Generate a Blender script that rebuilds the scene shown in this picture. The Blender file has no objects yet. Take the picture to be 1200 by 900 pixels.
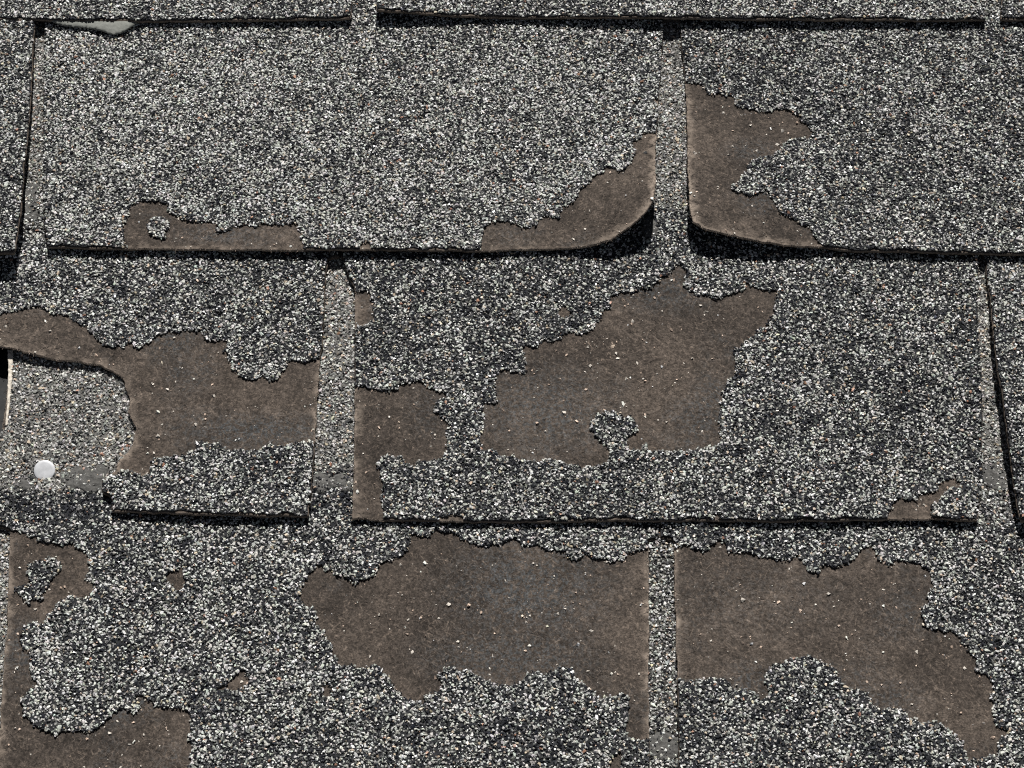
import bpy, bmesh, math, random
import numpy as np
from mathutils import Matrix, Vector
from mathutils.geometry import delaunay_2d_cdt

# ------------------------------------------------------------------ camera, sky, sun, exposure
scene = bpy.context.scene
PITCH = math.radians(22.0)                 # slope of the roof
ROOF = Matrix.Rotation(PITCH, 4, 'X')      # roof frame (X along the courses, Y up the slope, Z out) -> world
TILT = math.radians(30.0)                  # camera leans back down the slope by this from the roof's normal
FPX, DIST = 2360.0, 891.0                  # focal length in px of a 1200 px wide picture, distance in mm
cam_d = bpy.data.cameras.new('camera'); cam = bpy.data.objects.new('camera', cam_d)
scene.collection.objects.link(cam)
cam_d.sensor_width = 36.0; cam_d.lens = 36.0 * FPX / 1200.0
cam_d.clip_start = 0.02; cam_d.clip_end = 200.0
CAM_L = np.array([0.0, -math.sin(TILT) * DIST, math.cos(TILT) * DIST])
cam.matrix_world = ROOF @ Matrix.Translation(Vector(CAM_L) * 0.001) @ Matrix.Rotation(TILT, 4, 'X')
scene.camera = cam

SUN_EL, SUN_AZ = math.radians(45.0), math.radians(3.0)      # in the roof's own frame, azimuth from up-slope
sl = Vector((math.sin(SUN_AZ) * math.cos(SUN_EL), math.cos(SUN_AZ) * math.cos(SUN_EL), math.sin(SUN_EL)))
sw = (ROOF.to_3x3() @ sl).normalized()
world = bpy.data.worlds.new('World'); scene.world = world; world.use_nodes = True
wn = world.node_tree
sky = wn.nodes.new('ShaderNodeTexSky'); sky.sky_type = 'NISHITA'; sky.sun_disc = False
sky.sun_elevation = math.asin(sw.z); sky.sun_rotation = math.atan2(sw.x, sw.y)
sky.altitude = 3000.0; sky.air_density = 0.3; sky.dust_density = 0.1; sky.ozone_density = 0.5
bg = wn.nodes['Background']; bg.inputs['Strength'].default_value = 0.05
hs = wn.nodes.new('ShaderNodeHueSaturation'); hs.inputs['Saturation'].default_value = 0.45
wn.links.new(sky.outputs[0], hs.inputs['Color']); wn.links.new(hs.outputs[0], bg.inputs['Color'])
sun_d = bpy.data.lights.new('sun', 'SUN'); sun_d.energy = 5.0; sun_d.angle = math.radians(0.5)
sun_d.color = (1.0, 0.975, 0.935)
sun = bpy.data.objects.new('sun', sun_d); scene.collection.objects.link(sun)
sun.rotation_euler = sw.to_track_quat('Z', 'Y').to_euler()
scene.view_settings.view_transform = 'Standard'; scene.view_settings.look = 'None'
scene.view_settings.exposure = 0.15; scene.view_settings.gamma = 1.0
scene.view_settings.use_curve_mapping = False
scene.cycles.use_denoising = False
scene.cycles.max_bounces = 4; scene.cycles.diffuse_bounces = 3; scene.cycles.glossy_bounces = 2
scene.cycles.sample_clamp_indirect = 4.0
scene.cycles.filter_width = 1.1

rng = np.random.default_rng(11)
random.seed(5)

# ------------------------------------------------------------------ measuring: photo point <-> point on the roof (mm)
ct, st = math.cos(TILT), math.sin(TILT)
def unproject(px, z):
    """points of the picture (1200 x 900) -> X, Y on the plane of height z (roof frame, mm)"""
    px = np.asarray(px, float)
    dx = (px[..., 0] - 600) / FPX; dy = -(px[..., 1] - 450) / FPX; dz = -np.ones_like(dx)
    ry = dy * ct - dz * st; rz = dy * st + dz * ct
    t = (z - CAM_L[2]) / rz
    return np.stack([CAM_L[0] + dx * t, CAM_L[1] + ry * t], -1)
def project(X, Y, Z):
    x, y, z = X - CAM_L[0], Y - CAM_L[1], Z - CAM_L[2]
    cy = y * ct + z * st; cz = -y * st + z * ct
    return 600 + FPX * x / -cz, 450 - FPX * cy / -cz

def hash2(i, j, seed):
    h = (i.astype(np.int64) * 374761393 + j.astype(np.int64) * 668265263 + seed * 982451653) & 0x7fffffff
    h = ((h ^ (h >> 13)) * 1274126177) & 0x7fffffff
    return ((h ^ (h >> 16)) & 0xffff) / 65535.0
def noise2(x, y, size, seed=0):
    x = np.asarray(x) / size; y = np.asarray(y) / size
    i, j = np.floor(x), np.floor(y); u, v = x - i, y - j
    u = u * u * (3 - 2 * u); v = v * v * (3 - 2 * v)
    a, b = hash2(i, j, seed), hash2(i + 1, j, seed); c, d = hash2(i, j + 1, seed), hash2(i + 1, j + 1, seed)
    return (a * (1 - u) + b * u) * (1 - v) + (c * (1 - u) + d * u) * v
def fbm(x, y, size, seed=0, o=3):
    s, a, t = 0.0, 1.0, 0.0
    for k in range(o):
        s = s + a * noise2(x, y, size / 2 ** k, seed + 17 * k); t += a; a *= 0.55
    return s / t

def inside(poly, x, y):
    r = np.zeros(x.shape, bool)
    lo, hi = poly.min(0), poly.max(0)
    m = (x >= lo[0]) & (x <= hi[0]) & (y >= lo[1]) & (y <= hi[1])
    if not m.any(): return r
    xs, ys = x[m], y[m]; c = np.zeros(xs.shape, bool)
    ax, ay = poly[-1]
    for bx, by in poly:
        k = (by > ys) != (ay > ys)
        if by != ay: c ^= k & (xs < (ax - bx) * (ys - by) / (ay - by) + bx)
        ax, ay = bx, by
    r[m] = c
    return r
def edge_dist(poly, x, y):
    d = np.full(x.shape, 1e9)
    a = poly; b = np.roll(poly, -1, 0)
    for (ax, ay), (bx, by) in zip(a, b):
        ex, ey = bx - ax, by - ay; l2 = ex * ex + ey * ey + 1e-9
        t = np.clip(((x - ax) * ex + (y - ay) * ey) / l2, 0, 1)
        d = np.minimum(d, (x - ax - t * ex) ** 2 + (y - ay - t * ey) ** 2)
    return np.sqrt(d)
def dense(poly, step):
    out = []
    n = len(poly)
    for k in range(n):
        a, b = poly[k], poly[(k + 1) % n]
        m = max(1, int(math.ceil(np.hypot(*(b - a)) / step)))
        for q in range(m): out.append(a + (b - a) * q / m)
    return np.array(out)
def smooth_poly(poly, it=1):
    for _ in range(it):
        q = np.roll(poly, -1, 0)
        poly = np.stack([poly * .75 + q * .25, poly * .25 + q * .75], 1).reshape(-1, 2)
    return poly
def jag(poly, amp, size, seed):
    """rough outline: push the points of a closed outline along its normal"""
    t = np.roll(poly, -1, 0) - np.roll(poly, 1, 0)
    n = np.stack([t[:, 1], -t[:, 0]], 1) / (np.hypot(t[:, 0], t[:, 1])[:, None] + 1e-9)
    d = (fbm(poly[:, 0], poly[:, 1], size, seed, 3) - 0.5) * 2 * amp
    return poly + n * d[:, None]

# ------------------------------------------------------------------ courses
T = 3.2                     # build-up per course
MAT, COAT = 1.3, 0.7       # felt, asphalt coating
EDGE_PX = {0: 25.0, 1: 295.0, 2: 609.0, 3: 968.0, 4: 1385.0}
YK = {k: float(unproject((600, v), 2 * T + MAT)[1]) for k, v in EDGE_PX.items()}
E = (YK[0] - YK[3]) / 3.0
def zbot(row, Y):
    return np.maximum(T * (2 - (Y - YK[row]) / E), -0.6)
def to_roof(row, px):
    z = np.full(np.shape(px)[:-1], 2 * T)
    for _ in range(4):
        p = unproject(px, z); z = zbot(row, p[..., 1]) + MAT
    return p

# ------------------------------------------------------------------ materials
def mat_new(name):
    m = bpy.data.materials.new(name); m.use_nodes = True
    nt = m.node_tree; return m, nt, nt.nodes['Principled BSDF']
def N(nt, kind, **kw):
    n = nt.nodes.new(kind)
    for k, v in kw.items():
        if k in n.inputs: n.inputs[k].default_value = v
        else: setattr(n, k, v)
    return n
def ramp(nt, fac, stops, interp='LINEAR'):
    r = nt.nodes.new('ShaderNodeValToRGB'); r.color_ramp.interpolation = interp
    e = r.color_ramp.elements
    while len(e) < len(stops): e.new(0.5)
    for q, (p, c) in zip(e, stops):
        q.position = p; q.color = (*c, 1) if len(c) == 3 else c
    nt.links.new(fac, r.inputs[0]); return r.outputs[0]
def mixc(nt, fac, a, b, mode='MIX'):
    m = nt.nodes.new('ShaderNodeMix'); m.data_type = 'RGBA'; m.blend_type = mode
    for s, v in ((m.inputs[0], fac), (m.inputs[6], a), (m.inputs[7], b)):
        if hasattr(v, 'links'): nt.links.new(v, s)
        else: s.default_value = v if isinstance(v, float) else (*v, 1)
    return m.outputs[2]

def granule_mat():
    m, nt, b = mat_new('mineral_granules')
    a = N(nt, 'ShaderNodeAttribute', attribute_name='col')
    tc = N(nt, 'ShaderNodeTexCoord')
    n = N(nt, 'ShaderNodeTexNoise', Scale=2600.0, Detail=2.0); nt.links.new(tc.outputs['Object'], n.inputs['Vector'])
    v = ramp(nt, n.outputs[0], [(0.3, (0.72,) * 3), (0.7, (1.2,) * 3)])
    nt.links.new(mixc(nt, 1.0, a.outputs['Color'], v, 'MULTIPLY'), b.inputs['Base Color'])
    nt.links.new(a.outputs['Alpha'], b.inputs['Roughness'])
    b.inputs['Specular IOR Level'].default_value = 0.5
    return m
def coating_mat():
    m, nt, b = mat_new('asphalt_coating')
    a = N(nt, 'ShaderNodeAttribute', attribute_name='col')
    tc = N(nt, 'ShaderNodeTexCoord')
    n = N(nt, 'ShaderNodeTexNoise', Scale=900.0, Detail=5.0); nt.links.new(tc.outputs['Object'], n.inputs['Vector'])
    v = ramp(nt, n.outputs[0], [(0.3, (0.55,) * 3), (0.7, (1.4,) * 3)])
    nt.links.new(mixc(nt, 1.0, a.outputs['Color'], v, 'MULTIPLY'), b.inputs['Base Color'])
    b.inputs['Roughness'].default_value = 0.8; b.inputs['Specular IOR Level'].default_value = 0.12
    bp = N(nt, 'ShaderNodeBump', Strength=0.6, Distance=0.0004); nt.links.new(n.outputs[0], bp.inputs['Height'])
    nt.links.new(bp.outputs[0], b.inputs['Normal'])
    return m
def speckle_mat():
    m, nt, b = mat_new('granule_surface_beyond')
    tc = N(nt, 'ShaderNodeTexCoord')
    v = N(nt, 'ShaderNodeTexVoronoi', Scale=720.0); nt.links.new(tc.outputs['Object'], v.inputs['Vector'])
    sp = N(nt, 'ShaderNodeSeparateColor'); nt.links.new(v.outputs['Color'], sp.inputs[0])
    c = ramp(nt, sp.outputs[0], [(0.0, (.015, .016, .02)), (0.5, (.025, .026, .03)), (0.62, (.05, .05, .05)), (0.8, (.17, .17, .165)), (1.0, (.36, .355, .335))])
    nt.links.new(c, b.inputs['Base Color']); b.inputs['Roughness'].default_value = 0.7; b.inputs['Specular IOR Level'].default_value = 0.1
    bp = N(nt, 'ShaderNodeBump', Strength=0.7, Distance=0.0007, invert=True); nt.links.new(v.outputs['Distance'], bp.inputs['Height'])
    nt.links.new(bp.outputs[0], b.inputs['Normal'])
    return m
def felt_mat():
    m, nt, b = mat_new('weathered_felt')
    tc = N(nt, 'ShaderNodeTexCoord'); O = tc.outputs['Object']
    def noise(scale, detail, rough=0.55, stretch=None, rot=0.0):
        n = N(nt, 'ShaderNodeTexNoise', Scale=scale, Detail=detail, Roughness=rough)
        src = O
        if stretch:
            m0 = N(nt, 'ShaderNodeMapping'); m0.inputs['Rotation'].default_value = (0, 0, rot)
            m0.inputs['Location'].default_value = (rot, rot * 2, 0)
            mp = N(nt, 'ShaderNodeMapping'); mp.inputs['Scale'].default_value = (stretch, 1, 1)
            nt.links.new(O, m0.inputs['Vector']); nt.links.new(m0.outputs[0], mp.inputs['Vector']); src = mp.outputs[0]
        nt.links.new(src, n.inputs['Vector']); return n.outputs[0]
    big = noise(22, 4); mid = noise(130, 5, 0.6); fine = noise(1300, 3, 0.6)
    fibs = [noise(1150, 2, 0.5, 0.22, r) for r in (0.35, 1.2, -0.6, -1.25, 0.8)]
    col = mixc(nt, ramp(nt, big, [(0.38, (0,) * 3), (0.62, (1,) * 3)]), (0.046, 0.0375, 0.0315), (0.080, 0.0645, 0.053))
    col = mixc(nt, 1.0, col, ramp(nt, mid, [(0.3, (0.7,) * 3), (0.7, (1.36,) * 3)]), 'MULTIPLY')
    # grey-blue residue of asphalt in blotches, broken up finely
    bl = noise(17, 5, 0.65)
    blm = ramp(nt, bl, [(0.55, (0,) * 3), (0.70, (0.9,) * 3)])
    sp = noise(650, 4, 0.65)
    spm = ramp(nt, sp, [(0.46, (0,) * 3), (0.57, (0.9,) * 3)])
    msk = mixc(nt, 1.0, blm, spm, 'MULTIPLY')
    att = N(nt, 'ShaderNodeAttribute', attribute_name='residue')
    msk = mixc(nt, 1.0, msk, mixc(nt, 1.0, att.outputs['Fac'], spm, 'MULTIPLY'), 'LIGHTEN')
    col = mixc(nt, msk, col, (0.060, 0.0655, 0.0695))
    for k, f in enumerate(fibs):
        light = ramp(nt, f, [(0.63, (0,) * 3), (0.74, (0.6,) * 3)])
        col = mixc(nt, light, col, (0.17, 0.135, 0.108))
        dark = ramp(nt, f, [(0.26, (0.22,) * 3), (0.36, (0,) * 3)])
        col = mixc(nt, dark, col, (0.026, 0.021, 0.018))
    col = mixc(nt, 1.0, col, ramp(nt, fine, [(0.28, (0.45,) * 3), (0.5, (0.97,) * 3), (0.72, (1.6,) * 3)]), 'MULTIPLY')
    gr = noise(520, 4, 0.7)
    col = mixc(nt, 1.0, col, ramp(nt, gr, [(0.3, (0.52,) * 3), (0.5, (1.0,) * 3), (0.7, (1.5,) * 3)]), 'MULTIPLY')
    ed = N(nt, 'ShaderNodeAttribute', attribute_name='edge')
    em = mixc(nt, 1.0, ed.outputs['Fac'], ramp(nt, noise(420, 4, 0.6), [(0.36, (0.25,) * 3), (0.56, (1,) * 3)]), 'MULTIPLY')
    col = mixc(nt, em, col, (0.36, 0.295, 0.24))
    nt.links.new(col, b.inputs['Base Color'])
    b.inputs['Roughness'].default_value = 0.9; b.inputs['Specular IOR Level'].default_value = 0.2
    b1 = N(nt, 'ShaderNodeBump', Strength=0.6, Distance=0.0005)
    h = mixc(nt, 0.5, fine, mixc(nt, 0.5, fibs[0], fibs[2])); nt.links.new(h, b1.inputs['Height'])
    b2 = N(nt, 'ShaderNodeBump', Strength=0.5, Distance=0.0014)
    nt.links.new(mid, b2.inputs['Height']); nt.links.new(b1.outputs[0], b2.inputs['Normal'])
    nt.links.new(b2.outputs[0], b.inputs['Normal'])
    return m
def simple_mat(name, c, rough, metal=0.0, bump=0.0, scale=600.0, var=0.3, dist=0.0005):
    m, nt, b = mat_new(name)
    tc = N(nt, 'ShaderNodeTexCoord')
    n = N(nt, 'ShaderNodeTexNoise', Scale=scale, Detail=5.0); nt.links.new(tc.outputs['Object'], n.inputs['Vector'])
    v = ramp(nt, n.outputs[0], [(0.3, (1 - var,) * 3), (0.7, (1 + var,) * 3)])
    nt.links.new(mixc(nt, 1.0, c, v, 'MULTIPLY'), b.inputs['Base Color'])
    b.inputs['Roughness'].default_value = rough; b.inputs['Metallic'].default_value = metal
    if bump:
        bp = N(nt, 'ShaderNodeBump', Strength=bump, Distance=dist); nt.links.new(n.outputs[0], bp.inputs['Height'])
        nt.links.new(bp.outputs[0], b.inputs['Normal'])
    return m
M_GRAN, M_COAT, M_SPECK, M_FELT = granule_mat(), coating_mat(), speckle_mat(), felt_mat()
M_SEAL = simple_mat('sealant_asphalt', (0.080, 0.078, 0.073), 0.8, bump=1.0, scale=420, var=0.45, dist=0.001)
M_ZINC = simple_mat('galvanised_zinc', (0.66, 0.67, 0.69), 0.45, metal=0.15, bump=0.12, scale=330, var=0.14, dist=0.0003)
M_SCRAP = simple_mat('grey_membrane', (0.19, 0.197, 0.178), 0.8, bump=0.6, scale=500, var=0.18)
M_PALE = simple_mat('cream_edge', (0.66, 0.60, 0.51), 0.85, bump=0.6, scale=700, var=0.3)
M_DECK = simple_mat('roof_underlay', (0.03, 0.03, 0.03), 0.9, bump=0.5, scale=300)

# ------------------------------------------------------------------ mesh helpers
def mesh_obj(name, V, F, mats, parent, smooth=False, fmat=None, attrs=None):
    """V (n,3) in mm; F (m,3) triangles"""
    me = bpy.data.meshes.new(name)
    V = np.asarray(V, np.float32) * 0.001; F = np.asarray(F, np.int32)
    me.vertices.add(len(V)); me.vertices.foreach_set('co', V.ravel())
    me.loops.add(F.size); me.loops.foreach_set('vertex_index', F.ravel())
    me.polygons.add(len(F)); me.polygons.foreach_set('loop_start', np.arange(0, F.size, 3, dtype=np.int32))
    for m in mats: me.materials.append(m)
    if fmat is not None: me.polygons.foreach_set('material_index', np.asarray(fmat, np.int32))
    me.update(calc_edges=True)
    if smooth: me.shade_smooth()
    else: me.shade_flat()
    for k, v in (attrs or {}).items():
        if v.ndim == 2:
            at = me.attributes.new(k, 'FLOAT_COLOR', 'POINT'); at.data.foreach_set('color', v.astype(np.float32).ravel())
        else:
            at = me.attributes.new(k, 'FLOAT', 'POINT'); at.data.foreach_set('value', v.astype(np.float32))
    o = bpy.data.objects.new(name, me); scene.collection.objects.link(o)
    o.parent = parent
    return o

def triangulate(loops, pts, keep):
    """constrained Delaunay of closed outlines plus loose points; keep(cx, cy) says which triangles stay"""
    vs, es = [], []
    for L in loops:
        n0 = len(vs); vs += [Vector(p) for p in L]
        es += [(n0 + k, n0 + (k + 1) % len(L)) for k in range(len(L))]
    vs += [Vector(p) for p in pts]
    vo, _eo, fo = delaunay_2d_cdt(vs, es, [], 0, 1e-4)[:3]
    V = np.array([(v.x, v.y) for v in vo])
    F = np.array([f for f in fo if len(f) == 3], np.int32)
    c = V[F].mean(1)
    F = F[keep(c[:, 0], c[:, 1])]
    a, b, d = V[F[:, 0]], V[F[:, 1]], V[F[:, 2]]
    ar = (b[:, 0] - a[:, 0]) * (d[:, 1] - a[:, 1]) - (b[:, 1] - a[:, 1]) * (d[:, 0] - a[:, 0])
    F[ar < 0] = F[ar < 0][:, ::-1]
    F = F[np.abs(ar) > 1e-6]
    used = np.unique(F); mp = np.full(len(V), -1); mp[used] = np.arange(len(used))
    return V[used], mp[F]
def rim_edges(F):
    e = np.concatenate([F[:, [0, 1]], F[:, [1, 2]], F[:, [2, 0]]])
    key = e.min(1).astype(np.int64) * 10_000_000 + e.max(1)
    _u, inv, cnt = np.unique(key, return_inverse=True, return_counts=True)
    return e[cnt[inv] == 1]
def grid_pts(poly, step, seed, margin=None):
    lo, hi = poly.min(0), poly.max(0)
    gx, gy = np.meshgrid(np.arange(lo[0], hi[0], step), np.arange(lo[1], hi[1], step))
    r = np.random.default_rng(seed)
    x = (gx + r.uniform(-.35, .35, gx.shape) * step).ravel(); y = (gy + r.uniform(-.35, .35, gx.shape) * step).ravel()
    m = inside(poly, x, y)
    return np.stack([x[m], y[m]], 1)

# ------------------------------------------------------------------ granule templates (crushed stone chips)
def chip(seed, n):
    r = random.Random(seed); bm = bmesh.new()
    for k in range(n):
        z = 1 - 2 * (k + .5) / n; a = k * 2.399963 + r.uniform(-.35, .35); z = max(-1, min(1, z + r.uniform(-.18, .18)))
        q = math.sqrt(max(0, 1 - z * z)); s = r.uniform(.82, 1.12)
        bm.verts.new((q * math.cos(a) * s, q * math.sin(a) * s, z * s))
    bmesh.ops.convex_hull(bm, input=bm.verts)
    bmesh.ops.triangulate(bm, faces=bm.faces)
    for v in [v for v in bm.verts if not v.link_faces]: bm.verts.remove(v)
    bmesh.ops.recalc_face_normals(bm, faces=bm.faces)
    bm.verts.index_update()
    V = np.array([v.co[:] for v in bm.verts]); F = np.array([[v.index for v in f.verts] for f in bm.faces])
    bm.free(); return V, F
CHIPS = [chip(100 + k, 8) for k in range(20)]
CHIPS_LOW = [chip(200 + k, 6) for k in range(10)]

def build_granules(name, P, R, C, parent, low=None, flat=0.56, tilt=0.38):
    """P (n,3) centres, R (n) radii, C (n,4) colour + roughness -> one mesh of chips"""
    n = len(P)
    if n == 0: return None
    r = np.random.default_rng(n + 3)
    yaw = r.uniform(0, 2 * np.pi, n); tx = r.normal(0, tilt, n); ty = r.normal(0, tilt, n)
    S = np.stack([r.uniform(.85, 1.6, n), r.uniform(.62, 1.05, n), r.uniform(flat * .8, flat * 1.25, n)], 1) * R[:, None]
    cz, sz, cx, sx, cy, sy = np.cos(yaw), np.sin(yaw), np.cos(tx), np.sin(tx), np.cos(ty), np.sin(ty)
    kind = r.integers(0, 1000, n)
    Vs, Fs, Cs, off = [], [], [], 0
    for isl in (False, True):
        lib = CHIPS_LOW if isl else CHIPS
        sel0 = (low if low is not None else np.zeros(n, bool)) == isl
        for k, (tv, tf) in enumerate(lib):
            s = np.where(sel0 & (kind % len(lib) == k))[0]
            if len(s) == 0: continue
            p = tv[None] * S[s][:, None]
            x, y, z = p[..., 0], p[..., 1], p[..., 2]
            x, y = x * cz[s, None] - y * sz[s, None], x * sz[s, None] + y * cz[s, None]
            y, z = y * cx[s, None] - z * sx[s, None], y * sx[s, None] + z * cx[s, None]
            x, z = x * cy[s, None] + z * sy[s, None], -x * sy[s, None] + z * cy[s, None]
            p = np.stack([x, y, z], -1) + P[s][:, None]
            m = len(tv)
            Vs.append(p.reshape(-1, 3)); Cs.append(np.repeat(C[s], m, 0))
            Fs.append((tf[None] + (np.arange(len(s)) * m)[:, None, None] + off).reshape(-1, 3)); off += len(s) * m
    global N_TRI
    F = np.concatenate(Fs); N_TRI += len(F)
    o = mesh_obj(name, np.concatenate(Vs), F, [M_GRAN], parent, attrs={'col': np.concatenate(Cs)})
    o['kind'] = 'stuff'
    return o
N_TRI = 0

PAL_MAIN = [  # share, colour, spread, roughness
    (0.37, (0.018, 0.0195, 0.0245), 0.55, 0.36), (0.20, (0.105, 0.106, 0.101), 0.5, 0.5),
    (0.33, (0.45, 0.455, 0.42), 0.34, 0.6), (0.13, (0.67, 0.67, 0.64), 0.2, 0.42)]
PAL_SLOT = [
    (0.16, (0.03, 0.031, 0.033), 0.5, 0.45), (0.33, (0.19, 0.188, 0.178), 0.45, 0.6),
    (0.38, (0.48, 0.48, 0.455), 0.35, 0.6), (0.13, (0.68, 0.66, 0.61), 0.2, 0.5)]
ODD_MAIN = (0.035, 0.006); ODD_SLOT = (0.09, 0.012)      # shares of cream and of rust-coloured chips
def palette(pal, n, bias, r):
    """bias (n) pulls towards dark (<0) or light (>0)"""
    w = np.array([p[0] for p in pal]); w = w / w.sum(); cw = np.cumsum(w)
    u = np.clip(r.uniform(0, 1, n) + bias, 0, 0.9999)
    k = np.minimum(np.searchsorted(cw, u), len(pal) - 1)
    base = np.array([p[1] for p in pal])[k]; sp = np.array([p[2] for p in pal])[k]; ro = np.array([p[3] for p in pal])[k]
    odd = ODD_SLOT if pal is PAL_SLOT else ODD_MAIN
    q = r.uniform(0, 1, n)
    base = np.where((q < odd[0])[:, None], np.array([[0.47, 0.39, 0.30]]), base)
    base = np.where((q > 1 - odd[1])[:, None], np.array([[0.34, 0.19, 0.13]]), base)
    g = np.exp(r.normal(0, 1, n) * sp * 0.8)[:, None]
    c = np.clip(base * g * np.exp(r.normal(0, 0.03, (n, 3))), 0.006, 0.78)
    return np.concatenate([c, np.clip(ro + r.normal(0, .1, n), .2, .9)[:, None]], 1)

# ------------------------------------------------------------------ the roof
roof = mesh_obj('roof', [(-3000, -2500, -2.5), (3000, -2500, -2.5), (3000, 2500, -2.5), (-3000, 2500, -2.5)],
                [(0, 1, 2), (0, 2, 3)], [M_DECK], None)
roof.matrix_world = ROOF; roof['kind'] = 'structure'; roof['label'] = 'pitched roof covered with worn grey asphalt shingles'; 

GX0, GX1, GY0, GY1 = -50, 1250, -40, 940         # where the chips are built singly (a little beyond the frame)

def shingle(label, row, outline, upper, bare=(), islets=(), lifts=(), windows=(), sealant=(), residue=(), edge_lift=(1.0, 22.0), seed=0,
            bias=0.0, ragged=0.45):
    """one tab: outline of the exposed part in photo points (left top, down, along the bottom, up the right), its covered upper part given by `upper`
    = (left px, right px) at its head; bare = patches without coating, islets = coating left inside them, windows = seen parts of the covered half."""
    rs = np.random.default_rng(1000 + seed)
    def lift_px(x, y):
        h = np.zeros(np.shape(x))
        for (cx, cy, H, rx, ry, pw) in lifts:
            d = np.sqrt(((x - cx) / rx) ** 2 + ((y - cy) / ry) ** 2)
            h = h + H * np.clip(1 - d, 0, 1) ** pw
        return h
    def comp(pts):
        p = np.array(pts, float)
        h = lift_px(p[:, 0], p[:, 1]); p[:, 0] -= h * (p[:, 0] - 600) / FPX * 2.65; p[:, 1] += h * st * 2.65
        return to_roof(row, p)
    low = comp(outline)
    ytop = YK[row] + 2.15 * E
    xl = unproject((upper[0], EDGE_PX[row] - 280), 2)[0]; xr = unproject((upper[1], EDGE_PX[row] - 280), 2)[0]
    yl = low[0][1]; yr = low[-1][1]
    poly0 = np.concatenate([[(xl, ytop)], [(xl, yl + 1.5)], low, [(xr, yr + 1.5)], [(xr, ytop)]])
    poly = jag(jag(dense(poly0, 1.1), 0.45, 9.0, seed + 2), ragged, 2.6, seed)
    bares = [jag(jag(dense(comp(b), 0.7), 1.5, 5.0, seed + 31 * k + 7), 1.7, 2.6, seed + 31 * k) for k, b in enumerate(bare)]
    isl = [jag(dense(comp(b), 0.7), 1.4, 2.6, seed + 57 * k) for k, b in enumerate(islets)]
    wins = [to_roof(row, np.array(w[0], float)) for w in windows]
    seals = [jag(dense(to_roof(row, np.array(w, float)), 0.8), 0.9, 3.5, seed + 91 + k) for k, w in enumerate(sealant)]
    el, er = edge_lift
    def lift(x, y):
        zb = zbot(row, y); px, py = project(x, y, zb + MAT)
        h = lift_px(px, py)
        s = np.clip(y - YK[row], 0, None)
        h = h + el * (0.35 + 1.0 * noise2(x, y * 0, 55, seed + 3)) * np.exp(-s / er)
        return h
    def und(x, y):
        return 0.9 * (fbm(x, y, 38, seed + 5, 2) - 0.5) + 0.3 * (noise2(x, y, 7, seed + 6) - 0.5)
    def mat_top(x, y):
        return zbot(row, y) + MAT + lift(x, y) + 0.35 * und(x, y)
    def bare_at(x, y):
        m = np.zeros(x.shape, bool)
        for b in bares: m |= inside(b, x, y)
        for b in isl: m &= ~inside(b, x, y)
        return m
    # --- felt mat
    t = np.roll(poly, -1, 0) - np.roll(poly, 1, 0)
    nrm = np.stack([-t[:, 1], t[:, 0]], 1) / (np.hypot(t[:, 0], t[:, 1])[:, None] + 1e-9)
    ar = 0.5 * np.sum(poly[:, 0] * np.roll(poly[:, 1], -1) - np.roll(poly[:, 0], -1) * poly[:, 1])
    ring = poly + nrm * (0.55 if ar > 0 else -0.55)
    ring = ring[inside(poly, ring[:, 0], ring[:, 1])]
    gp = grid_pts(poly, 3.8, seed + 1)
    hid = gp[:, 1] > YK[row] + 1.12 * E                                  # under the course above: few points do
    for w in wins: hid &= ~inside(w, gp[:, 0], gp[:, 1])
    gp = gp[~hid | (np.arange(len(gp)) % 6 == 0)]
    V, F = triangulate([poly], np.concatenate([ring, gp]), lambda x, y: inside(poly, x, y))
    rim = rim_edges(F)
    isr = np.zeros(len(V), bool); isr[np.unique(rim)] = True
    x, y = V[:, 0], V[:, 1]
    zt = mat_top(x, y) - np.where(isr, 0.32, 0.0)
    zb = zbot(row, y) + lift(x, y) + 0.35 * und(x, y) + 0.02
    dist = edge_dist(poly, x, y)
    edge = np.clip(1.1 - dist / (0.55 + 0.13 * np.clip(lift(x, y) - 1.5, 0, 8) + 1.6 * noise2(x, y, 4.0, seed + 71) ** 3), 0, 1)  # pale worn cut edge, widened on lifted lips to paint in their sunlit band
    edge = np.where(bare_at(x, y), edge, edge * np.where(y < YK[row] + 5, 0.5, 0.08))
    res = np.zeros(len(V))
    if len(residue):
        px, py = project(x, y, zt)
        for (cx, cy, rx, ry, a) in residue:
            res = np.maximum(res, a * np.clip(1.4 - 1.2 * np.sqrt(((px - cx) / rx) ** 2 + ((py - cy) / ry) ** 2), 0, 1))
    n = len(V)
    V3 = np.concatenate([np.c_[V, zt], np.c_[V, zb]])
    W = np.concatenate([np.c_[rim[:, 1], rim[:, 0], rim[:, 0] + n], np.c_[rim[:, 1], rim[:, 0] + n, rim[:, 1] + n]])
    F3 = np.concatenate([F, F[:, ::-1] + n, W])
    o = mesh_obj('shingle', V3, F3, [M_FELT], roof, smooth=True,
                 attrs={'edge': np.r_[edge, np.where(isr & bare_at(x, y), 0.5, 0.08)], 'residue': np.r_[res, res]})
    if label: o['label'] = label
    # --- asphalt coating
    cov = lambda x, y: inside(inner, x, y) & ~bare_at(x, y)
    down = np.clip((nrm[:, 1] if ar > 0 else -nrm[:, 1]) * 1.5 - 0.4, 0, 1)      # 1 along the lower edge, 0 along the sides
    wd_ = 0.3 + (0.3 + 1.3 * down) * noise2(poly[:, 0], poly[:, 1], 5.0, seed + 61) ** 1.6
    inner = poly + nrm * ((wd_ if ar > 0 else -wd_)[:, None])
    inner = inner[inside(poly, inner[:, 0], inner[:, 1])]
    cl = [b for b in bares] + [b for b in isl]
    loops = [inner] + cl
    V, F = triangulate(loops, gp, lambda x, y: inside(inner, x, y) & ~bare_at(x, y))
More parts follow.
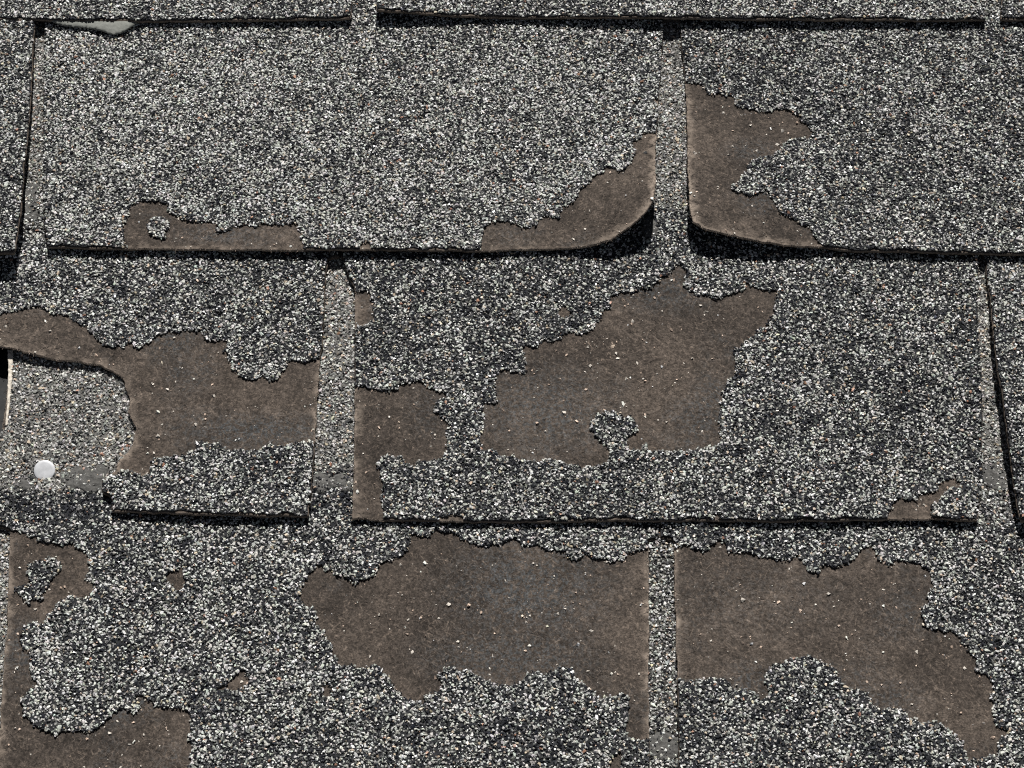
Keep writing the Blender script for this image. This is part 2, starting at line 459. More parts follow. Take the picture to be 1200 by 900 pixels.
    rim = rim_edges(F); x, y = V[:, 0], V[:, 1]
    isr = np.zeros(len(V), bool); isr[np.unique(rim)] = True
    curl = np.zeros(len(V))
    if cl:
        dd = np.min([edge_dist(b, x, y) for b in cl], 0)
        curl = 0.5 * np.exp(-dd / 3.0) * (noise2(x, y, 9, seed + 8) - 0.15)
    zt = mat_top(x, y) + COAT + 0.6 * und(x, y) + curl - np.where(isr, 0.15, 0)
    zc = mat_top(x, y) - 0.1 + 0.0 * curl
    px, py = project(x, y, zt)
    col = np.tile(np.array([0.026, 0.027, 0.030, 1.0]), (len(V), 1))
    for w, wd in zip(wins, windows):
        if wd[1] == 'slot': col[inside(w, x, y)] = (0.135, 0.131, 0.123, 1)
        elif wd[1] == 'mixed': col[inside(w, x, y)] = (0.06, 0.058, 0.055, 1)
    n = len(V)
    W = np.concatenate([np.c_[rim[:, 1], rim[:, 0], rim[:, 0] + n], np.c_[rim[:, 1], rim[:, 0] + n, rim[:, 1] + n]])
    c3 = V[F].mean(1); cpx, cpy = project(c3[:, 0], c3[:, 1], np.full(len(c3), 5.0))
    fm = ((cpx < GX0) | (cpx > GX1) | (cpy < GY0) | (cpy > GY1)).astype(int)
    ao = mesh_obj('asphalt_coating', np.concatenate([np.c_[V, zt], np.c_[V, zc]]), np.concatenate([F, W]), [M_COAT, M_SPECK], o,
                  fmat=np.r_[fm, np.zeros(len(W), int)], smooth=False, attrs={'col': np.concatenate([col, col])})
    def coat_top(x, y):
        return mat_top(x, y) + COAT + 0.6 * und(x, y)
    # --- sealant left on the covered half
    for sp in seals:
        gs = grid_pts(sp, 1.6, seed + 7)
        V, F = triangulate([sp], gs, lambda x, y: inside(sp, x, y))
        rim = rim_edges(F); x, y = V[:, 0], V[:, 1]; isr = np.zeros(len(V), bool); isr[np.unique(rim)] = True
        zt = coat_top(x, y) + np.where(isr, 0.0, 0.12 + 0.6 * fbm(x, y, 3, seed + 2)); n = len(V)
        W = np.concatenate([np.c_[rim[:, 1], rim[:, 0], rim[:, 0] + n], np.c_[rim[:, 1], rim[:, 0] + n, rim[:, 1] + n]])
        so = mesh_obj('sealant_patch', np.concatenate([np.c_[V, zt], np.c_[V, coat_top(x, y) - 0.3]]), np.concatenate([F, W]), [M_SEAL], o, smooth=True)
    # --- granules
    lo = poly.min(0); hi = poly.max(0)
    c0 = unproject(np.array([(GX0, GY1), (GX1, GY1), (GX0, GY0), (GX1, GY0)], float), 5)
    lo = np.maximum(lo, c0.min(0)); hi = np.minimum(hi, c0.max(0))
    if (hi <= lo).any(): return o
    tp = EDGE_PX[row - 1] - 14 if row > 0 else -400
    def scatter(step, sd):
        r = np.random.default_rng(sd)
        gx, gy = np.meshgrid(np.arange(lo[0], hi[0], step), np.arange(lo[1], hi[1], step * .9))
        gx = gx + (np.arange(gx.shape[0]) % 2)[:, None] * step * .5
        x = (gx + r.uniform(-.46, .46, gx.shape) * step).ravel(); y = (gy + r.uniform(-.46, .46, gy.shape) * step).ravel()
        px, py = project(x, y, zbot(row, y) + MAT + COAT)
        vis = (py > tp) if row < 4 else np.zeros(x.shape, bool)
        wk = np.zeros(x.shape, int)
        for k, (w, wd) in enumerate(zip(wins, windows)):
            i = inside(w, x, y)
            vis |= i; wk[i] = {'slot': 1, 'dark': 2, 'mixed': 3, 'open': 0}[wd[1]]
        m = vis & (px > GX0) & (px < GX1) & (py > GY0) & (py < GY1)
        x, y, px, py, wk = x[m], y[m], px[m], py[m], wk[m]
        m = cov(x, y)
        return x[m], y[m], px[m], py[m], wk[m]
    Ps, Rs, Cs, Ls = [], [], [], []
    for step, (ra, rb), zo, share in ((1.33, (0.50, 1.10), 0.12, 1.0), (1.55, (0.34, 0.64), 0.28, 0.9), (2.1, (0.22, 0.36), 0.46, 0.9)):
        x, y, px, py, wk = scatter(step, seed * 7 + int(step * 100))
        r = np.random.default_rng(seed * 13 + int(step * 1000))
        n = len(x)
        if n == 0: continue
        ins = np.zeros(n, bool)
        for sp in seals: ins |= inside(sp, x, y)
        drop = (ins & (r.uniform(0, 1, n) > 0.45 + 1.3 * (fbm(x, y, 6, seed + 9, 2) - 0.5))) | (r.uniform(0, 1, n) > share) | ((wk == 1) & (r.uniform(0, 1, n) > 0.95))
        R = ra + (rb - ra) * r.beta(1.6, 2.2, n)
        clump = (fbm(x, y, 5.5, seed + 21, 2) - 0.5) * 0.55 + (fbm(x, y, 14, seed + 24, 2) - 0.5) * 0.22 + (fbm(x, y, 60, seed + 22, 2) - 0.5) * 0.16
        C = palette(PAL_MAIN, n, clump + bias + 0.065, r)
        Csl = palette(PAL_SLOT, n, clump * 0.6, r)
        C[wk == 1] = Csl[wk == 1]
        mx = (wk == 3) & (r.uniform(0, 1, n) < 0.5); C[mx] = Csl[mx]
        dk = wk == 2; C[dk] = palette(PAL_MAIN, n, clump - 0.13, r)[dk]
        z = coat_top(x, y) + zo + r.uniform(-0.15, 0.24, n) + 0.35 * (noise2(x, y, 2.3, seed + 23) - 0.4)
        z[wk == 1] -= 0.04; R[wk == 1] *= 1.05
        k = ~drop
        out = (px < -5) | (px > 1205) | (py < -5) | (py > 905)
        Ps.append(np.c_[x, y, z][k]); Rs.append(R[k]); Cs.append(C[k]); Ls.append((out | (R < 0.56))[k])
    # chips along the broken edge of the coating, some hanging over it
    for b in bares + isl:
        q = dense(b, 0.75); q = q + rs.normal(0, 0.35, q.shape)
        px, py = project(q[:, 0], q[:, 1], np.full(len(q), 5.0))
        m = inside(ring, q[:, 0], q[:, 1]) & (px > GX0) & (px < GX1) & (py > GY0) & (py < GY1) & (rs.uniform(0, 1, len(q)) < 0.9)
        q = q[m]; n = len(q)
        if n == 0: continue
        R = rs.uniform(0.32, 0.8, n)
        Ps.append(np.c_[q, mat_top(q[:, 0], q[:, 1]) + rs.uniform(0.3, 1.0, n)]); Rs.append(R)
        Cs.append(palette(PAL_MAIN, n, (fbm(q[:, 0], q[:, 1], 4.5, seed + 21, 2) - 0.5) * 0.5 + 0.04, rs)); Ls.append(np.zeros(n, bool))
    if Ps:
        build_granules('granules', np.concatenate(Ps), np.concatenate(Rs), np.concatenate(Cs), o, np.concatenate(Ls))
    # --- stray pale grit left on bare felt
    if bares:
        pts = []
        for b in bares:
            l, h = b.min(0), b.max(0); A = (h[0] - l[0]) * (h[1] - l[1])
            m = int(A / 42)
            q = np.c_[rs.uniform(l[0], h[0], m), rs.uniform(l[1], h[1], m)]
            # grit gathers: pull a part of it into little groups
            if m > 6:
                g = rs.integers(0, m, m // 3); q[: len(g)] = q[g] + rs.normal(0, 1.3, (len(g), 2))
            q = q[inside(b, q[:, 0], q[:, 1]) & inside(ring, q[:, 0], q[:, 1]) & bare_at(q[:, 0], q[:, 1])]
            pts.append(q)
        q = np.concatenate(pts); n = len(q)
        if n:
            px, py = project(q[:, 0], q[:, 1], np.full(n, 5.0))
            m = (px > GX0) & (px < GX1) & (py > GY0) & (py < GY1); q = q[m]; n = len(q)
        if n:
            R = 0.2 + 1.0 * rs.beta(0.9, 3.2, n) + np.where(rs.uniform(0, 1, n) < 0.06, 0.5, 0.0)
            c = np.where(rs.uniform(0, 1, n)[:, None] < 0.62, np.array([[0.70, 0.64, 0.56]]), np.array([[0.55, 0.42, 0.33]]))
            c = c * np.exp(rs.normal(0, .22, (n, 1)))
            build_granules('stray_grit', np.c_[q, mat_top(q[:, 0], q[:, 1]) + R * 0.25], R, np.c_[np.clip(c, 0, .8), np.full(n, .6)], o, np.ones(n, bool))
    # --- loose fibres of the felt, standing up a little from the bare places and the frayed edges
    if bares:
        pts = []
        for b in bares:
            l, h = b.min(0), b.max(0); m = int((h[0] - l[0]) * (h[1] - l[1]) / 5.0)
            q = np.c_[rs.uniform(l[0], h[0], m), rs.uniform(l[1], h[1], m)]
            q = q[inside(b, q[:, 0], q[:, 1]) & inside(poly, q[:, 0], q[:, 1])]
            pts.append(q[bare_at(q[:, 0], q[:, 1])])
        e = dense(poly, 1.1); e = e + rs.normal(0, 0.18, e.shape)
        e = e[bare_at(e[:, 0], e[:, 1])]; n_e = len(e); pts.append(e)
        q = np.concatenate(pts); is_e = np.arange(len(q)) >= len(q) - n_e
        px, py = project(q[:, 0], q[:, 1], np.full(len(q), 5.0))
        k = (px > GX0) & (px < GX1) & (py > GY0) & (py < GY1); q = q[k]; is_e = is_e[k]; n = len(q)
        if n:
            a0 = rs.uniform(0, 2 * np.pi, n); L = np.where(is_e, rs.uniform(0.2, 0.6, n), rs.uniform(0.5, 1.6, n)); bend = rs.normal(0, 0.7, n); rad = rs.uniform(0.05, 0.11, n)
            z0 = np.maximum(mat_top(q[:, 0], q[:, 1]), -9) - 0.02
            P0 = np.c_[q, z0]
            P1 = P0 + np.c_[np.cos(a0) * L, np.sin(a0) * L, rs.uniform(0.02, 0.10, n)]
            P2 = P1 + np.c_[np.cos(a0 + bend) * L, np.sin(a0 + bend) * L, -rs.uniform(0.02, 0.14, n)]
            sd_ = np.c_[-np.sin(a0), np.cos(a0), np.zeros(n)] * rad[:, None]; up_ = np.c_[np.zeros(n), np.zeros(n), rad * 1.0]
            rows_ = []
            for P in (P0, P1, P2): rows_ += [P + sd_, P - sd_, P + up_]
            Vf = np.stack(rows_, 1).reshape(-1, 3)
            tf = []
            for k in (0, 3):
                for i, j in ((0, 1), (1, 2), (2, 0)): tf += [(k + i, k + j, k + 3 + j), (k + i, k + 3 + j, k + 3 + i)]
            Ff = (np.array(tf)[None] + (np.arange(n) * 9)[:, None, None]).reshape(-1, 3)
            cf = np.where(rs.uniform(0, 1, n)[:, None] < 0.5, np.array([[0.14, 0.113, 0.093]]), np.array([[0.075, 0.063, 0.054]])) * np.exp(rs.normal(0, .3, (n, 1))) * np.where(is_e, 2.0, 1.0)[:, None]
            fo = mesh_obj('felt_fibres', Vf, Ff, [M_GRAN], o, attrs={'col': np.repeat(np.c_[cf, np.full(n, 0.9)], 9, 0)})
            fo['kind'] = 'stuff'
    o_info[o.name] = (coat_top, mat_top)
    return o
o_info = {}

# ------------------------------------------------------------------ course 4 (only seen through the slots of course 3)
shingle('shingle of the lowest row, seen only through the slot at the bottom centre of the frame', 4,
        [(402, 975), (395, 1385), (1180, 1385), (1168, 975)], (400, 1172),
        windows=[([(748, 600), (805, 600), (808, 868), (748, 868)], 'mixed'), ([(748, 868), (808, 868), (808, 985), (748, 985)], 'mixed')],
        sealant=[[(755, 862), (775, 858), (800, 864), (800, 888), (780, 892), (757, 888)]], lifts=[(775, 622, 2.3, 45, 45, 0.7)], seed=40)
shingle('shingle of the lowest row, seen only as a sliver at the bottom left corner', 4,
        [(-360, 975), (-380, 1385), (380, 1385), (388, 975)], (-360, 390),
        windows=[([(-30, 600), (22, 600), (18, 960), (-40, 960)], 'slot')], seed=41)

shingle('', 4, [(1186, 975), (1200, 1385), (2000, 1385), (1950, 975)], (1176, 1950), seed=42)      # beside them, beyond the frame

# ------------------------------------------------------------------ course 3
shingle('shingle at the lower left edge, left of the narrow slot, mostly out of frame', 3,
        [(-735, 618), (-760, 968), (-38, 968), (-22, 618)], (-740, -42), seed=30, lifts=[(0, 450, 1.0, 80, 90, 1.0)])
D1 = [(-40, 612), (10, 627), (20, 624), (30, 623), (40, 630), (50, 632), (63, 632), (72, 640), (83, 637), (97, 645), (107, 650), (110, 662), (103, 672), (100, 678), (107, 683), (110, 693),
      (105, 700), (97, 702), (85, 697), (73, 703), (65, 710), (60, 717), (60, 727), (47, 732), (30, 733), (25, 747), (32, 760), (37, 767), (35, 780), (40, 793), (43, 803), (32, 810), (28, 820),
      (27, 840), (37, 848), (50, 855), (65, 860), (77, 855), (87, 855), (97, 858), (113, 852), (130, 840), (143, 830), (157, 833), (163, 827), (163, 818), (178, 818), (182, 825), (200, 827),
      (213, 828), (220, 833), (227, 847), (222, 863), (227, 873), (223, 890), (222, 905), (215, 985), (-40, 985)]
D5 = [(397, 673), (380, 667), (373, 663), (360, 673), (357, 683), (352, 700), (363, 713), (372, 717), (370, 733), (377, 747), (387, 760), (392, 773), (400, 779), (420, 785), (432, 782), (442, 780), (450, 793),
      (462, 810), (468, 818), (483, 823), (500, 828), (503, 817), (515, 808), (518, 793), (523, 783), (543, 787), (553, 787), (560, 792), (573, 798), (587, 802), (603, 802), (617, 798), (620, 792), (633, 790),
      (647, 787), (663, 783), (672, 787), (673, 797), (683, 802), (693, 810), (700, 818), (713, 818), (732, 818), (735, 830), (732, 840), (730, 857), (733, 868), (747, 870), (780, 868), (780, 643),
      (733, 645), (730, 655), (717, 658), (700, 657), (683, 652), (670, 655), (665, 645), (650, 643), (640, 645), (630, 640), (617, 637), (607, 632), (593, 632), (583, 637), (570, 640), (557, 635), (547, 632), (538, 630),
      (537, 623), (523, 623), (510, 622), (500, 627), (483, 628), (478, 637), (477, 645), (463, 655), (450, 662), (440, 672), (427, 680), (417, 683), (400, 672)]
sD = shingle('large worn shingle at the lower left with three broad bare brown patches', 3,
        [(13, 408), (10, 440), (7, 470), (3, 506), (-22, 512), (-22, 612), (12, 622), (10, 680), (7, 740), (3, 800), (0, 850), (-4, 900), (-9, 968), (762, 968), (761, 900), (761, 860), (760, 800), (761, 760), (760, 700), (760, 645), (759, 634)],
        (14, 775),
        bare=[D1, D5, [(193, 670), (205, 667), (215, 665), (219, 672), (218, 685), (212, 694), (200, 690), (193, 680)],
              [(253, 808), (265, 803), (275, 790), (285, 787), (294, 788), (293, 800), (285, 807), (270, 810)],
              [(377, 802), (385, 798), (389, 808), (385, 820), (377, 817)], [(715, 900), (718, 888), (728, 880), (731, 890), (727, 905), (716, 910)],
              [(0, 400), (15, 400), (15, 440), (12, 480), (7, 506), (0, 506)]],
        islets=[[(33, 663), (50, 658), (60, 655), (72, 660), (70, 668), (60, 680), (53, 690), (50, 702), (40, 700), (33, 708), (27, 700), (18, 692), (22, 687), (33, 688), (37, 680), (33, 670)]],
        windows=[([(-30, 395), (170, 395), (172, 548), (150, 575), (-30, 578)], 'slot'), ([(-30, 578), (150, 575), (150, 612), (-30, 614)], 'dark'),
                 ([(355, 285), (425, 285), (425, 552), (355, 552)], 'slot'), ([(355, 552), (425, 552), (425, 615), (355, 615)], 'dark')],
        sealant=[[(66, 556), (74, 549), (84, 551), (92, 546), (104, 549), (118, 545), (128, 549), (124, 560), (126, 572), (128, 582), (116, 577), (104, 580), (94, 574), (86, 577), (76, 570), (68, 566)], [(362, 560), (375, 554), (388, 560), (402, 556), (416, 562), (420, 572), (404, 580), (390, 573), (376, 580), (364, 572)],
                 [(18, 566), (30, 560), (40, 572), (26, 578)]],
        residue=[(620, 690, 110, 70, 0.9), (600, 770, 120, 40, 0.8), (30, 760, 40, 40, .8), (130, 830, 60, 25, .7)], seed=31, bias=0.0)
def pale_strip():  # cream strip laid along the joint edge, much paler than the felt
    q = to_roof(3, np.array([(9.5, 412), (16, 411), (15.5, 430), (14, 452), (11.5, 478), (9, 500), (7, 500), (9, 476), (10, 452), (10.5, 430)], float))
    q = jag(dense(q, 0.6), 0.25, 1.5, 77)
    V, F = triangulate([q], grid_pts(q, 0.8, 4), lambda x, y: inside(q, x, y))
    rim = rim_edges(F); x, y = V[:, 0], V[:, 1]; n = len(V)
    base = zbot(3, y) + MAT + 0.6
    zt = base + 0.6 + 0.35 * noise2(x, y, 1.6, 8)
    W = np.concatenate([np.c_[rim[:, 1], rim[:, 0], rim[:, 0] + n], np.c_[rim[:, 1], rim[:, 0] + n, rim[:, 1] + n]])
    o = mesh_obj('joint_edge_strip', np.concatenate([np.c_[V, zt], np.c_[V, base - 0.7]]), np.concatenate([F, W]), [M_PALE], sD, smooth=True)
    o['label'] = 'cream coloured strip along the joint of the shingle'
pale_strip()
E1 = [(770, 643), (798, 640), (805, 640), (815, 645), (823, 647), (833, 642), (843, 633), (850, 637), (852, 647), (860, 650), (877, 648), (897, 652), (910, 655), (923, 653), (933, 650), (943, 660), (950, 668), (958, 672), (967, 663),
      (980, 662), (993, 662), (1000, 650), (1007, 643), (1017, 643), (1027, 645), (1028, 655), (1040, 660), (1048, 655), (1063, 657), (1080, 663), (1092, 668), (1093, 680), (1095, 690), (1087, 697), (1088, 707), (1078, 720),
      (1083, 733), (1097, 737), (1113, 740), (1122, 747), (1128, 757), (1137, 765), (1145, 773), (1147, 787), (1158, 795), (1163, 803), (1165, 813), (1162, 823), (1163, 832), (1170, 840), (1172, 848), (1183, 855), (1182, 863),
      (1170, 867), (1168, 877), (1167, 887), (1155, 890), (1147, 887), (1135, 890), (1130, 880), (1128, 870), (1115, 862), (1110, 853), (1097, 848), (1080, 848), (1067, 847), (1057, 835), (1040, 830), (1030, 833), (1020, 830),
      (1017, 813), (1007, 808), (997, 810), (990, 803), (982, 793), (975, 782), (963, 777), (947, 772), (927, 773), (907, 780), (898, 790), (900, 803), (900, 817), (890, 820), (880, 813), (863, 807), (850, 797), (837, 795),
      (820, 797), (807, 797), (770, 796)]
shingle('shingle at the lower right with one long bare brown patch sloping down to the right', 3,
        [(789, 634), (790, 645), (791, 700), (793, 760), (794, 820), (795, 900), (796, 968), (1580, 968), (1550, 618)], (775, 1540),
        bare=[E1], windows=[([(1130, 285), (1210, 285), (1215, 545), (1130, 545)], 'slot'), ([(1130, 545), (1215, 545), (1220, 615), (1130, 615)], 'mixed')],
        sealant=[[(1150, 545), (1165, 543), (1195, 546), (1200, 572), (1185, 577), (1160, 574), (1152, 565)]],
        lifts=[(787, 800, 1.2, 120, 300, 1.0)], residue=[(1030, 820, 60, 30, .7), (880, 800, 40, 30, .7), (880, 700, 130, 60, .3)], seed=32, bias=-0.02)

# ------------------------------------------------------------------ course 2
TEAR = [(-20, 403), (0, 406), (20, 410), (37, 415), (67, 422), (97, 425), (117, 428), (133, 435), (145, 442), (147, 453), (152, 467), (150, 483), (155, 493), (160, 503), (155, 517), (150, 530), (140, 540), (137, 550),
        (130, 557), (120, 563), (121, 577), (130, 583), (132, 599)]
A1 = [(-60, 368), (0, 365), (20, 365), (33, 360), (47, 358), (57, 363), (67, 367), (80, 372), (92, 380), (100, 382), (107, 390), (110, 397), (117, 400), (130, 405), (147, 408), (150, 403), (163, 405), (177, 400), (187, 392), (197, 388),
      (210, 390), (222, 387), (233, 387), (238, 390), (242, 398), (250, 400), (257, 397), (267, 400), (263, 410), (270, 417), (270, 427), (277, 437), (287, 443), (297, 443), (307, 440), (313, 443), (320, 447), (328, 442), (333, 433),
      (335, 425), (347, 423), (363, 422), (390, 419), (390, 518), (362, 518), (353, 520), (340, 523), (327, 523), (313, 527), (300, 530), (287, 528), (277, 530), (267, 527), (253, 522), (237, 518), (230, 520), (230, 528), (217, 532),
      (207, 535), (197, 537), (187, 537), (180, 540), (178, 550), (173, 560), (163, 557), (150, 555), (143, 552), (133, 557), (100, 580), (-60, 520)]
shingle('torn shingle at the left with a ragged brown bare patch, its lower corner missing above the nail head', 2,
        [(-365, 304), (-380, 609), (-375, 400)] + TEAR + [(180, 601), (230, 603), (300, 605), (361, 606), (363, 600), (366, 560), (370, 500), (374, 430), (378, 400), (381, 340), (384, 304)], (-355, 397),
        bare=[A1], lifts=[(0, 415, 2.6, 150, 60, 1.0), (250, 620, 1.5, 160, 60, 1.0)],
        windows=[([(10, 10), (80, 10), (75, 205), (5, 205)], 'slot'), ([(0, 205), (75, 205), (75, 285), (0, 285)], 'mixed'), ([(0, 255), (75, 255), (75, 300), (0, 300)], 'open')],
        sealant=[[(26, 222), (38, 212), (46, 216), (47, 230), (44, 244), (47, 256), (40, 264), (29, 258), (24, 240)]],
        residue=[(300, 505, 110, 22, 1.0), (200, 400, 40, 20, .8)], seed=20, edge_lift=(0.7, 18), bias=0.02, ragged=0.8)
B2 = [(400, 457), (427, 453), (437, 455), (450, 458), (467, 457), (472, 450), (483, 447), (497, 445), (500, 452), (513, 455), (520, 460), (525, 467), (513, 473), (510, 480), (517, 487), (525, 497), (527, 502), (523, 513), (523, 530),
      (520, 537), (507, 538), (497, 540), (487, 545), (473, 542), (470, 537), (457, 535), (447, 538), (443, 548), (447, 560), (452, 577), (450, 600), (449, 625), (400, 625)]
B3 = [(845, 520), (832, 526), (820, 529), (797, 530), (783, 530), (773, 533), (762, 528), (755, 521), (750, 530), (738, 530), (733, 522), (737, 511), (748, 505), (742, 497), (740, 487), (733, 490), (720, 485), (710, 485), (700, 490),
      (693, 503), (700, 510), (710, 520), (715, 530), (712, 543), (700, 545), (687, 547), (673, 547), (660, 545), (647, 540), (633, 543), (620, 540), (607, 538), (593, 538), (585, 533), (577, 530), (567, 528), (563, 520), (562, 513),
      (567, 500), (567, 483), (567, 473), (577, 472), (580, 463), (578, 450), (580, 437), (590, 433), (600, 437), (613, 437), (618, 425), (613, 413), (613, 407), (630, 405), (640, 400), (657, 397), (667, 390), (687, 388), (697, 382),
      (703, 373), (703, 363), (713, 360), (715, 347), (723, 343), (740, 342), (750, 338), (763, 338), (767, 330), (780, 322), (787, 314), (797, 310), (804, 318), (803, 335), (808, 343), (820, 347), (832, 345), (843, 350), (855, 345),
      (868, 340), (873, 332), (880, 335), (895, 340), (910, 340), (912, 352), (906, 362), (903, 375), (900, 385), (888, 387), (882, 393), (880, 402), (870, 405), (862, 410), (860, 425), (862, 435), (855, 445), (850, 452), (846, 460),
      (846, 475), (845, 487), (848, 497), (845, 510)]
shingle('wide shingle in the middle row with a large bare brown patch at its centre', 2,
        [(402, 304), (408, 322), (414, 335), (416, 350), (416, 450), (415, 520), (414, 560), (413, 608), (450, 610), (520, 611), (600, 612), (700, 611), (800, 610), (900, 611), (1000, 610), (1040, 609), (1095, 608), (1145, 611),
         (1150, 560), (1152, 500), (1149, 430), (1146, 360), (1147, 304)], (398, 1152),
        bare=[B2, B3, [(400, 342), (430, 341), (438, 350), (442, 360), (438, 368), (437, 375), (428, 382), (420, 388), (400, 393)], [(653, 365), (660, 361), (668, 363), (670, 370), (660, 374), (655, 371)],
              [(1040, 622), (1040, 592), (1043, 586), (1053, 584), (1058, 580), (1067, 586), (1075, 584), (1078, 576), (1090, 577), (1097, 577), (1100, 569), (1105, 563), (1113, 559), (1119, 560), (1122, 564), (1131, 566),
               (1124, 572), (1111, 575), (1107, 580), (1104, 585), (1092, 591), (1091, 600), (1093, 622)],
              [(510, 622), (512, 605), (530, 603), (544, 605), (545, 622)], [(832, 622), (836, 603), (848, 602), (850, 622)]],
        windows=[([(755, 10), (822, 10), (825, 250), (748, 250)], 'slot'), ([(690, 235), (830, 250), (990, 268), (990, 300), (690, 300)], 'open')],
        sealant=[[(752, 258), (762, 254), (770, 262), (772, 278), (756, 282), (750, 272)]],
        lifts=[(1145, 620, 2.0, 110, 60, 1.2)], residue=[(640, 480, 90, 60, .85), (500, 480, 30, 40, .4), (780, 340, 80, 30, .7)], seed=21, edge_lift=(0.3, 18), bias=-0.055)
shingle('shingle at the right edge of the middle row behind a slanting dark gap', 2,
        [(1155, 304), (1160, 350), (1165, 400), (1172, 450), (1180, 500), (1187, 560), (1194, 605), (1197, 612), (1600, 613), (1580, 304)], (1153, 1590),
        lifts=[(1182, 485, 8.0, 130, 168, 0.7)], seed=22)

# ------------------------------------------------------------------ course 1
shingle('narrow strip of shingle at the left edge of the second row', 1,
        [(-690, 26), (-700, 295), (17, 299), (24, 250), (33, 150), (37, 100), (41, 26)], (-690, 45),
        lifts=[(22, 220, 9.0, 150, 230, 0.8)], seed=10)
T1C = [(558, 315), (562, 293), (567, 272), (573, 263), (577, 259), (600, 260), (613, 265), (620, 266), (630, 262), (640, 255), (653, 255), (655, 247), (663, 242), (672, 232), (677, 230), (680, 223), (688, 218), (693, 208), (702, 203), (710, 198),
       (717, 199), (730, 202), (737, 192), (741, 182), (742, 167), (750, 159), (758, 157), (800, 158), (800, 315)]
shingle('wide grey granule shingle in the second row with its lower right corner curled up', 1,
        [(52, 26), (51, 100), (50, 200), (52, 270), (57, 291), (120, 293), (350, 295), (560, 295), (640, 293), (690, 289), (716, 281), (740, 266), (757, 250), (766, 238), (769, 215), (768, 190), (769, 157), (772, 120), (776, 60), (778, 26)],
        (47, 786),
        bare=[T1C, [(146, 310), (148, 293), (143, 265), (152, 253), (154, 240), (167, 237), (187, 236), (197, 240), (200, 250), (213, 257), (227, 259), (240, 261), (253, 262), (258, 268), (257, 273), (267, 270), (280, 266), (298, 266),
                    (301, 259), (317, 262), (333, 263), (350, 263), (353, 277), (355, 293), (356, 310)],
              [(420, 310), (421, 291), (427, 282), (432, 276), (434, 283), (435, 310)], [(762, 116), (780, 114), (780, 122), (764, 122)]],
        islets=[[(174, 264), (180, 257), (190, 256), (200, 262), (199, 270), (192, 276), (193, 281), (184, 280), (175, 274)]],
        lifts=[(778, 262, 15.0, 120, 150, 1.5)],
        windows=[([(395, -40), (460, -40), (460, 14), (395, 14)], 'open')], residue=[(260, 275, 70, 12, .8), (600, 278, 30, 15, .5)], seed=11, edge_lift=(1.3, 20), bias=0.115)
T2P = [(780, 95), (810, 95), (823, 100), (833, 110), (843, 108), (850, 112), (863, 112), (864, 125), (877, 128), (890, 132), (900, 130), (910, 128), (923, 128), (933, 133), (938, 143), (947, 147), (952, 155), (948, 162), (933, 163), (918, 170),
       (915, 180), (900, 185), (887, 187), (877, 192), (875, 197), (880, 200), (868, 207), (867, 215), (860, 222), (863, 228), (880, 228), (897, 225), (903, 230), (908, 238), (912, 248), (923, 252), (930, 258), (940, 263), (950, 267),
       (957, 277), (963, 287), (968, 320), (780, 320)]
shingle('shingle at the upper right with a bare brown lower left corner curling up', 1,
        [(796, 26), (800, 70), (803, 95), (806, 150), (806, 200), (808, 245), (812, 262), (826, 269), (846, 275), (880, 283), (920, 289), (962, 291), (1000, 295), (1080, 297), (1200, 299), (1560, 300), (1545, 26)], (788, 1545),
        bare=[T2P], lifts=[(800, 268, 8.5, 190, 190, 1.5)], windows=[([(1135, -40), (1195, -40), (1195, 14), (1135, 14)], 'open')],
        residue=[(890, 232, 30, 22, .8), (880, 175, 35, 15, .6)], seed=12, edge_lift=(1.1, 20), bias=-0.02)

# ------------------------------------------------------------------ course 0
shingle('shingle along the top edge at the left, above the grey scrap', 0,
        [(-330, -235), (-340, 22), (0, 23), (50, 24), (120, 25), (200, 26), (400, 24), (412, 22), (415, -235)], (-330, 428), seed=1, edge_lift=(1.0, 20), bias=0.05)
shingle('long shingle along the top edge at the centre, its left corner lifted', 0,
        [(442, -235), (441, 15), (480, 17), (530, 20), (700, 22), (800, 23), (1000, 25), (1100, 26), (1154, 25), (1150, -235)], (430, 1160),
        lifts=[(440, 20, 3.0, 140, 80, 1.2), (780, 22, 1.2, 260, 60, 1.0)], seed=2, edge_lift=(1.0, 20), bias=0.05)
shingle('shingle in the top right corner, right of the short slot', 0,
        [(1170, -235), (1173, 24), (1300, 26), (1900, 27), (1880, -235)], (1162, 1880), seed=3, edge_lift=(0.9, 20))

# ------------------------------------------------------------------ things lying on the roof
def at_roof(row, px, z_extra):
    p = to_roof(row, np.array([px], float))[0]
    z = float(zbot(row, np.array([p[1]]))[0] + MAT + COAT + z_extra)
    return Vector((p[0], p[1], z))
# nail: low domed head on a shank, driven into the course below
c = at_roof(3, (53, 553.5), 1.1)
bm = bmesh.new()
prof = [(0.0, 0.34), (1.6, 0.33), (3.2, 0.29), (4.2, 0.22), (4.52, 0.08), (4.60, -0.12), (4.45, -0.35), (1.7, -0.45), (1.6, -3.0), (1.55, -14.0), (0.0, -17.0)]
rings = []
for r_, z_ in prof:
    if r_ == 0: rings.append([bm.verts.new((0, 0, z_))])
    else: rings.append([bm.verts.new((r_ * (1 + 0.015 * math.sin(3 * a + 1)) * math.cos(a), r_ * math.sin(a), z_)) for a in [2 * math.pi * k / 40 for k in range(40)]])
for a, b in zip(rings, rings[1:]):
    for k in range(40):
        k2 = (k + 1) % 40
        if len(a) == 1: bm.faces.new((a[0], b[k], b[k2]))
        elif len(b) == 1: bm.faces.new((a[k], b[0], a[k2]))
        else: bm.faces.new((a[k], b[k], b[k2], a[k2]))
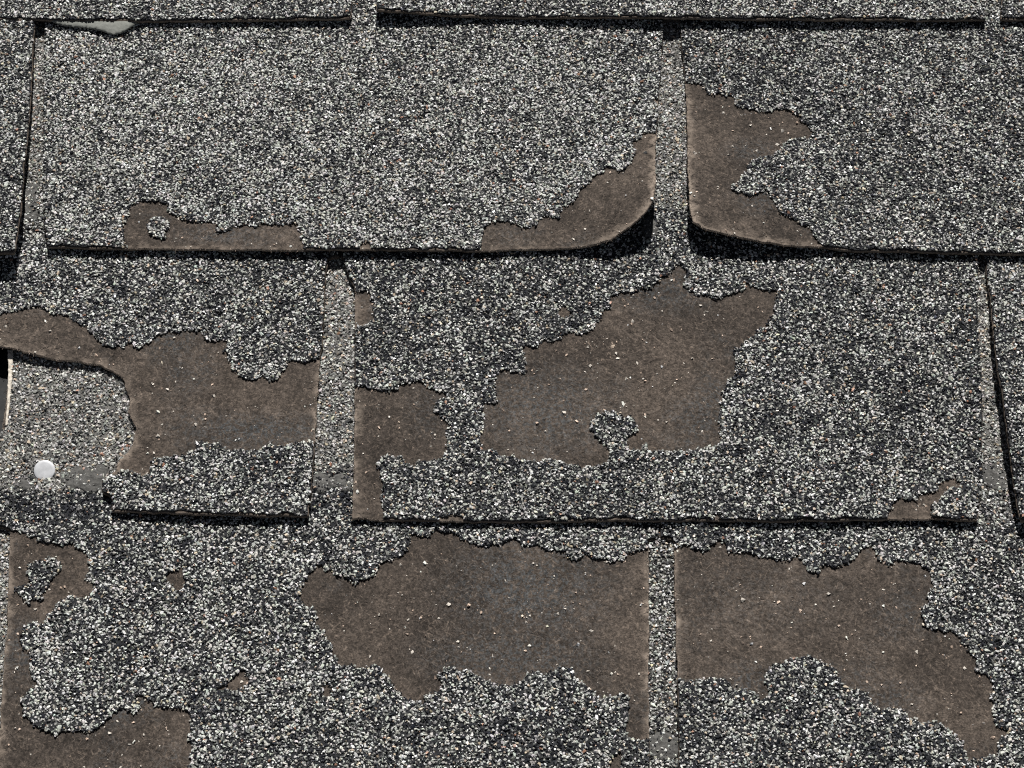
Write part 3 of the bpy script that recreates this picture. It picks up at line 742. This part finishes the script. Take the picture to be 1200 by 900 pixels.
bmesh.ops.recalc_face_normals(bm, faces=bm.faces)
bmesh.ops.scale(bm, vec=(.001,) * 3, verts=bm.verts)
me = bpy.data.meshes.new('roofing_nail'); bm.to_mesh(me); bm.free(); me.shade_smooth(); me.materials.append(M_ZINC)
nail = bpy.data.objects.new('roofing_nail', me); scene.collection.objects.link(nail)
nail.matrix_world = ROOF @ Matrix.Translation(c * 0.001) @ Matrix.Rotation(0.24, 4, 'X') @ Matrix.Rotation(0.03, 4, 'Y')
nail['label'] = 'round pale nail head on the lower shingle where the torn shingle is missing'; nail['category'] = 'nail'

# grey scrap squeezed out under the edge of the top row
sc_px = [(56, 14), (58, 28), (70, 33), (85, 35.5), (100, 36.5), (114, 38.5), (125, 42), (135, 45), (144, 43), (153, 37), (160, 32), (164, 26), (166, 14)]
sp = smooth_poly(to_roof(1, np.array(sc_px, float)), 1); sp = jag(dense(sp, 1.0), 0.15, 3, 5)
gs = grid_pts(sp, 1.5, 3)
V, F = triangulate([sp], gs, lambda x, y: inside(sp, x, y))
rim = rim_edges(F); x, y = V[:, 0], V[:, 1]
d = edge_dist(sp, x, y)
zb_ = zbot(1, y) + MAT + COAT + 1.0 + 0.9 * noise2(x, y, 16, 4) + 0.5 * np.clip((y.mean() - y) / 4, -1, 1)
zt = zb_ + 0.2 + 0.7 * (1 - np.exp(-d / 1.0)) + 0.35 * noise2(x, y, 3.5, 9)
n = len(V)
W = np.concatenate([np.c_[rim[:, 1], rim[:, 0], rim[:, 0] + n], np.c_[rim[:, 1], rim[:, 0] + n, rim[:, 1] + n]])
scrap = mesh_obj('membrane_scrap', np.concatenate([np.c_[V, zt], np.c_[V, zb_]]), np.concatenate([F, F[:, ::-1] + n, W]), [M_SCRAP], None, smooth=True)
scrap.matrix_world = ROOF
scrap['label'] = 'small light grey scrap poking out under the top left shingle edge'; scrap['category'] = 'scrap'
print('E mm', round(E, 1), 'rows', {k: round(v, 1) for k, v in YK.items()}, 'granule tris', N_TRI, 'all tris', sum(len(m.polygons) for m in bpy.data.meshes))
